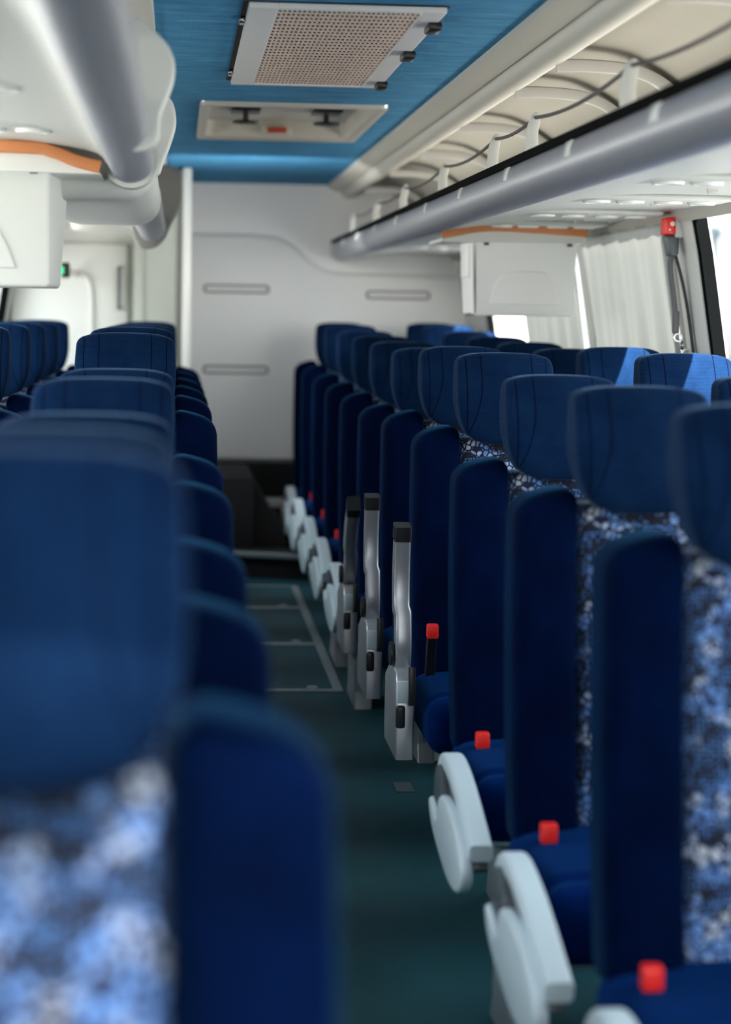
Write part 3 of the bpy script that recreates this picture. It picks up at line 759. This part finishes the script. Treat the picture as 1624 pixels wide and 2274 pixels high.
# ------------------------------------------------------------------ ceiling grille
GX0, GX1, GY0, GY1 = .142, .556, 4.53, 6.06
g = thing('ceiling_grille', 'beige perforated ventilation grille in the blue ceiling', 'grille', ((GX0+GX1)/2, (GY0+GY1)/2, CZ))
hw, hl = (GX1-GX0)/2, (GY1-GY0)/2
nx, ny = 29, 26
px0, px1, py0, py1 = -hw+.062, hw-.050, -hl+.03, hl-.035
def lines(a0, a1, n, fr):
    o = [a0]
    st = (a1-a0)/n
    for i in range(n):
        o += [a0 + st*(i+.5-fr/2), a0 + st*(i+.5+fr/2)]
    o.append(a1); return o
lx, ly = lines(px0, px1, nx, .62), lines(py0, py1, ny, .68)
t = NB(); zg = -.012
vg = [[t.verts.new((x, y, zg)) for y in ly] for x in lx]
for i in range(len(lx)-1):
    for j in range(len(ly)-1):
        if i % 2 == 1 and j % 2 == 1: continue
        t.faces.new((vg[i][j], vg[i+1][j], vg[i+1][j+1], vg[i][j+1]))
r_ = bmesh.ops.extrude_face_region(t, geom=t.faces[:])
for v in [e for e in r_['geom'] if isinstance(e, bmesh.types.BMVert)]: v.co.z += .003
obj('perforated_sheet', t, M['perf'], g, smooth=False, label='perforated beige sheet')
t = NB()
box(t, -hw, px0, -hl, hl, -.014, -.002, .002); box(t, px1, hw, -hl, hl, -.014, -.002, .002); box(t, px0, px1, -hl, py0, -.014, -.002, .002); box(t, px0, px1, py1, hl, -.014, -.002, .002)
obj('frame', t, M['wallw'], g, smooth=False)
t = NB(); quad(t, (-hw-.012, -hl-.01, -.0015), (hw+.006, -hl-.01, -.0015), (hw+.006, hl+.01, -.0015), (-hw-.012, hl+.01, -.0015)); obj('backing', t, M['dark'], g, smooth=False)
for y in (4.72, 5.24, 5.93):
    t = NB(); box(t, hw-.022, hw+.008, y-.045-(GY0+GY1)/2, y+.045-(GY0+GY1)/2, -.030, -.013, .004); obj('clip', t, M['black'], g, label='black catch')
for y in (4.78, 5.82):
    t = NB(); box(t, -hw-.014, -hw-.002, y-.03-(GY0+GY1)/2, y+.03-(GY0+GY1)/2, -.014, -.002, .003); obj('hinge', t, M['chrome'], g)

# roof escape hatch: recessed tray with two knobs and a red tab
rh = thing('roof_hatch', 'white recessed escape hatch tray with two black knobs in the blue ceiling', 'hatch', ((HX0+HX1)/2, (HY0+HY1)/2, CZ))
hw, hl = (HX1-HX0)/2, (HY1-HY0)/2
t = NB()
def ringloop(w, l, r, z): return [t.verts.new((x, y, z)) for x, y in rrect(w, l, r, 4)]
L_ = [ringloop(hw+.006, hl+.006, .03, 0), ringloop(hw+.004, hl+.004, .03, -.012), ringloop(hw-.012, hl-.02, .03, -.014), ringloop(hw-.026, hl-.05, .03, -.004), ringloop(hw-.035, hl-.07, .03, .052)]
for A, B in zip(L_, L_[1:]):
    for j in range(len(A)): t.faces.new((A[j], A[(j+1) % len(A)], B[(j+1) % len(B)], B[j]))
t.faces.new(L_[-1]); obj('tray', t, M['cream'], rh)
for sx in (-.128, .150):
    kx = sx
    t = NB(); disc(t, (kx, .12, .006), .046, .010, 'Z', 24, .004); disc(t, (kx, .12, .026), .010, .034, 'Z', 12, 0); box(t, kx-.050, kx+.050, .02, .20, .040, .050, .004); obj('knob', t, M['black'], rh, label='black turning knob')
t = NB(); box(t, -.055, .055, hl-.115, hl-.085, .002, .034, .004); tb = obj('tab_plate', t, M['cream'], rh)
t = NB(); box(t, -.034, .034, hl-.125, hl-.113, .008, .028, .003); obj('red_tab', t, M['redlamp'], tb, label='dull red tab')

# ------------------------------------------------------------------ curtains, hammer box, strap
def curtain(y0, y1, lab, ph):
    t = NB(); ny = 90
    def fn(x, y, z):
        zr = z-H; amp = .0015 + .030*max(0, .26-zr)
        u = (y-y0)
        return (Xw(min(.29, zr)) - .008 - amp*(math.sin(u*22+ph) + .5*math.sin(u*47+ph*2+zr*2)), y, z)
    sheet(t, [(1.4, H+z) for z in (.288, .2, .1, 0, -.1, -.18, -.25)], y0, y1, ny, fn)
    return tag(obj('curtain', t, M['curtain']), lab, 'curtain', 'white window curtains on the right')
curtain(6.13, 7.47, 'white curtain drawn over the right window, nearest, behind the hanging strap', .4)
curtain(7.62, 8.95, 'white curtain over the right window beyond the hanging screen, farther one', 1.7)

hy = 6.02; hx, hz = 1.395, H+.262
hb = thing('hammer_holder', 'small red emergency hammer holder at the top of the right window pillar', 'hammer holder', (hx, hy, hz))
t = NB(); box(t, -.005, .020, -.045, .045, -.035, .028, .004); obj('mount_plate', t, M['white'], hb)
t = NB(); soft(t, (-.018, -.01, -.003), (.014, .040, .024), .006, None, (2, 3, 3), 3); rc = obj('red_cover', t, M['red'], hb, label='bright red cover')
t = NB(); disc(t, (-.014, -.0505, .003), .007, .003, 'Y', 16, .001); disc(t, (-.022, -.0505, -.014), .003, .003, 'Y', 12, .0005); obj('pale_highlight', t, M['lens'], rc)  # pale dots paint the highlights on the red cover

st = thing('strap_reel', 'grey reel with hanging webbing loop and metal snap hook on right window pillar', 'strap', (1.400, 6.02, H+.205))
t = NB(); soft(t, (-.012, -.01, .0), (.017, .03, .030), .010, lambda p: (p[0]*(1+.25*(p[2]/.03)), p[1], p[2]), (2, 2, 3), 3); obj('reel_case', t, M['armd'], st)
t = NB(); pth = smooth_pts([(-.010, -.01, -.026), (-.014, -.012, -.060), (-.004, -.012, -.13), (.004, -.012, -.185)], False, 5); sweep(t, pth, rrect(.005, .014, .002)); obj('webbing', t, M['webbing'], st)
t = NB(); pth = smooth_pts([(.0, -.012, -.026), (.022, -.012, -.10), (.042, -.012, -.19), (.060, -.012, -.30)], False, 5); sweep(t, pth, rrect(.003, .010, .002)); obj('webbing', t, M['black'], st, label='black strap behind the grey loop')
t = NB(); soft(t, (.006, -.014, -.215), (.009, .012, .032), .005, None, (1, 1, 2), 3); obj('stitched_end', t, M['webbing'], st)
t = NB()
for i, (x, z) in enumerate(((.014, -.258), (.026, -.280), (.038, -.302))): ring_tube(t, (x, -.014, z), .011, .0028, 16, 6, 'Y' if i % 2 == 0 else 'X')
obj('snap_hook', t, M['chrome'], st, label='shiny metal rings')
t = NB(); soft(t, (.046, -.014, -.325), (.012, .012, .018), .005, None, (1, 1, 2), 3); obj('lower_anchor', t, M['armd'], st)
# trim line on the pillar
t = NB(); sweep(t, [(Xw(z)-.003, 6.13, H+z) for z in (.29, .18, .05, -.1, -.25, -.45)], rrect(.006, .010, .003)); struct('trim_11', t, M['greyp'], label='grey seam along the right pillar')

# switch box by the left door
sw = thing('switch_box', 'small black box with green light on the rear left wall by the white door', 'switch', (XZ(150, 0, 9.0)[0], 9.0, XZ(0, 605, 9.0)[1]))
t = NB(); box(t, -.018, .016, -.03, .03, -.032, .030, .005); obj('case', t, M['black'], sw)
t = NB(); box(t, -.024, -.006, -.036, -.028, -.016, .012, .002); obj('green_light', t, M['green'], sw, label='glowing green light')
t = NB(); box(t, -.008, .008, .03, .94, -.012, .012, .003); obj('bracket', t, M['white'], sw)

# ------------------------------------------------------------------ outside
t = NB(); quad(t, (-40, -40, -1.1), (40, -40, -1.1), (40, 60, -1.1), (-40, 60, -1.1)); struct('ground', t, M['asphalt'], label='pale yard outside the coach')
pc = thing('parked_coach', 'pale overexposed coach parked outside the right-hand window', 'coach', (4.6, 15.0, -1.1))
t = NB(); soft(t, (0, 0, 1.85), (1.2, 5.5, 1.5), .2, None, (2, 4, 4), 4); obj('body', t, M['coach'], pc)
for i in range(6):
    t = NB(); soft(t, (-1.20, -4.3+i*1.72, 2.45), (.012, .75, .42), .10, None, (1, 3, 3), 4); obj('side_window', t, M['tint'], pc)
for yy in (-3.6, 3.2):
    for s in (-1, 1):
        t = NB(); disc(t, (s*1.10, yy, .48), .48, .28, 'X', 28, .03); obj('wheel', t, M['rubber'], pc)

# ------------------------------------------------------------------ light
w = bpy.data.worlds.new('World'); bpy.context.scene.world = w; w.use_nodes = True
nt = w.node_tree; bg = nt.nodes['Background']
tc = N(nt, 'ShaderNodeTexCoord'); sp = N(nt, 'ShaderNodeSeparateXYZ'); nt.links.new(tc.outputs['Generated'], sp.inputs[0])
rp = N(nt, 'ShaderNodeValToRGB'); rp.color_ramp.elements[0].position = .0; rp.color_ramp.elements[0].color = (1, .99, .96, 1); rp.color_ramp.elements[1].position = .7; rp.color_ramp.elements[1].color = (.72, .86, 1, 1)
nt.links.new(sp.outputs['Z'], rp.inputs[0]); nt.links.new(rp.outputs[0], bg.inputs[0]); bg.inputs[1].default_value = 11.0
sun = bpy.data.lights.new('sun', 'SUN'); sun.energy = 90; sun.angle = math.radians(.6); sun.color = (1, .95, .88)
so = bpy.data.objects.new('sun', sun); link(so)
sd = Vector((.42, -.50, .95)).normalized()
so.rotation_euler = sd.to_track_quat('Z', 'Y').to_euler(); so.location = sd*20
# daylight entering through each row of windows
def portal(name, loc, rot, sx, sy):
    l = bpy.data.lights.new(name, 'AREA'); l.shape = 'RECTANGLE'; l.size = sx; l.size_y = sy; l.cycles.is_portal = True
    o = bpy.data.objects.new(name, l); link(o); o.location = loc; o.rotation_euler = rot
portal('portal_right', (1.56, 4.4, H-.09), (0, PI/2, 0), .80, 10.7)
portal('portal_left', (mir(1.56), 4.4, H-.09), (0, -PI/2, 0), .80, 10.7)

portal('portal_front', (CX, Y0-.02, H+.15), (PI/2, 0, 0), 2.4, .80)
# unseen fill lights added inside the luggage racks, aimed at the roof lining and ceiling
for nm, s_ in (('right', 1), ('left', -1)):
    l = bpy.data.lights.new('rack_fill_'+nm, 'AREA'); l.shape = 'RECTANGLE'; l.size = .10; l.size_y = 8.0; l.energy = 30; l.color = (1, .95, .86)
    o = bpy.data.objects.new('rack_fill_'+nm, l); link(o); x = 1.13 if s_ > 0 else mir(1.13)
    o.location = (x, 4.9, H+.375); o.rotation_euler = (0, math.atan2(.975*s_, -.22), 0)

# fill light added over the last rows, aimed at the rear wall
l = bpy.data.lights.new('rear_fill', 'AREA'); l.shape = 'RECTANGLE'; l.size = .55; l.size_y = .12; l.energy = 9; l.color = (1, .97, .93)
o = bpy.data.objects.new('rear_fill', l); link(o); o.location = (CX-.03, 8.9, H+.36); o.rotation_euler = (math.radians(84), 0, 0)

# ------------------------------------------------------------------ camera
cam = bpy.data.cameras.new('camera'); co = bpy.data.objects.new('camera', cam); link(co)
cam.sensor_fit = 'HORIZONTAL'; cam.sensor_width = 24.0; cam.lens = F*24/1624
d = Vector(((VX-812)/F, -(VY-1137)/F, -1)).normalized()     # camera-space direction of world +Y
xa = d.cross(Vector((0, 1, 0))).normalized(); za = xa.cross(d).normalized()
R = Matrix((xa, d, za))                                      # rows: world axes seen from the camera
roll = Matrix.Rotation(math.radians(-.45), 3, 'Y')
co.matrix_world = Matrix.Translation((0, 0, H)) @ (roll @ R).to_4x4()
cam.dof.use_dof = True; cam.dof.focus_distance = 5.25; cam.dof.aperture_fstop = 2.4; cam.clip_start = .05
S = bpy.context.scene
S.camera = co
S.cycles.use_denoising = True
S.cycles.max_bounces = 10; S.cycles.diffuse_bounces = 6; S.cycles.transparent_max_bounces = 12
S.cycles.caustics_reflective = False; S.cycles.caustics_refractive = False
S.cycles.sample_clamp_indirect = 8
S.view_settings.view_transform = 'Standard'
S.view_settings.exposure = -0.75
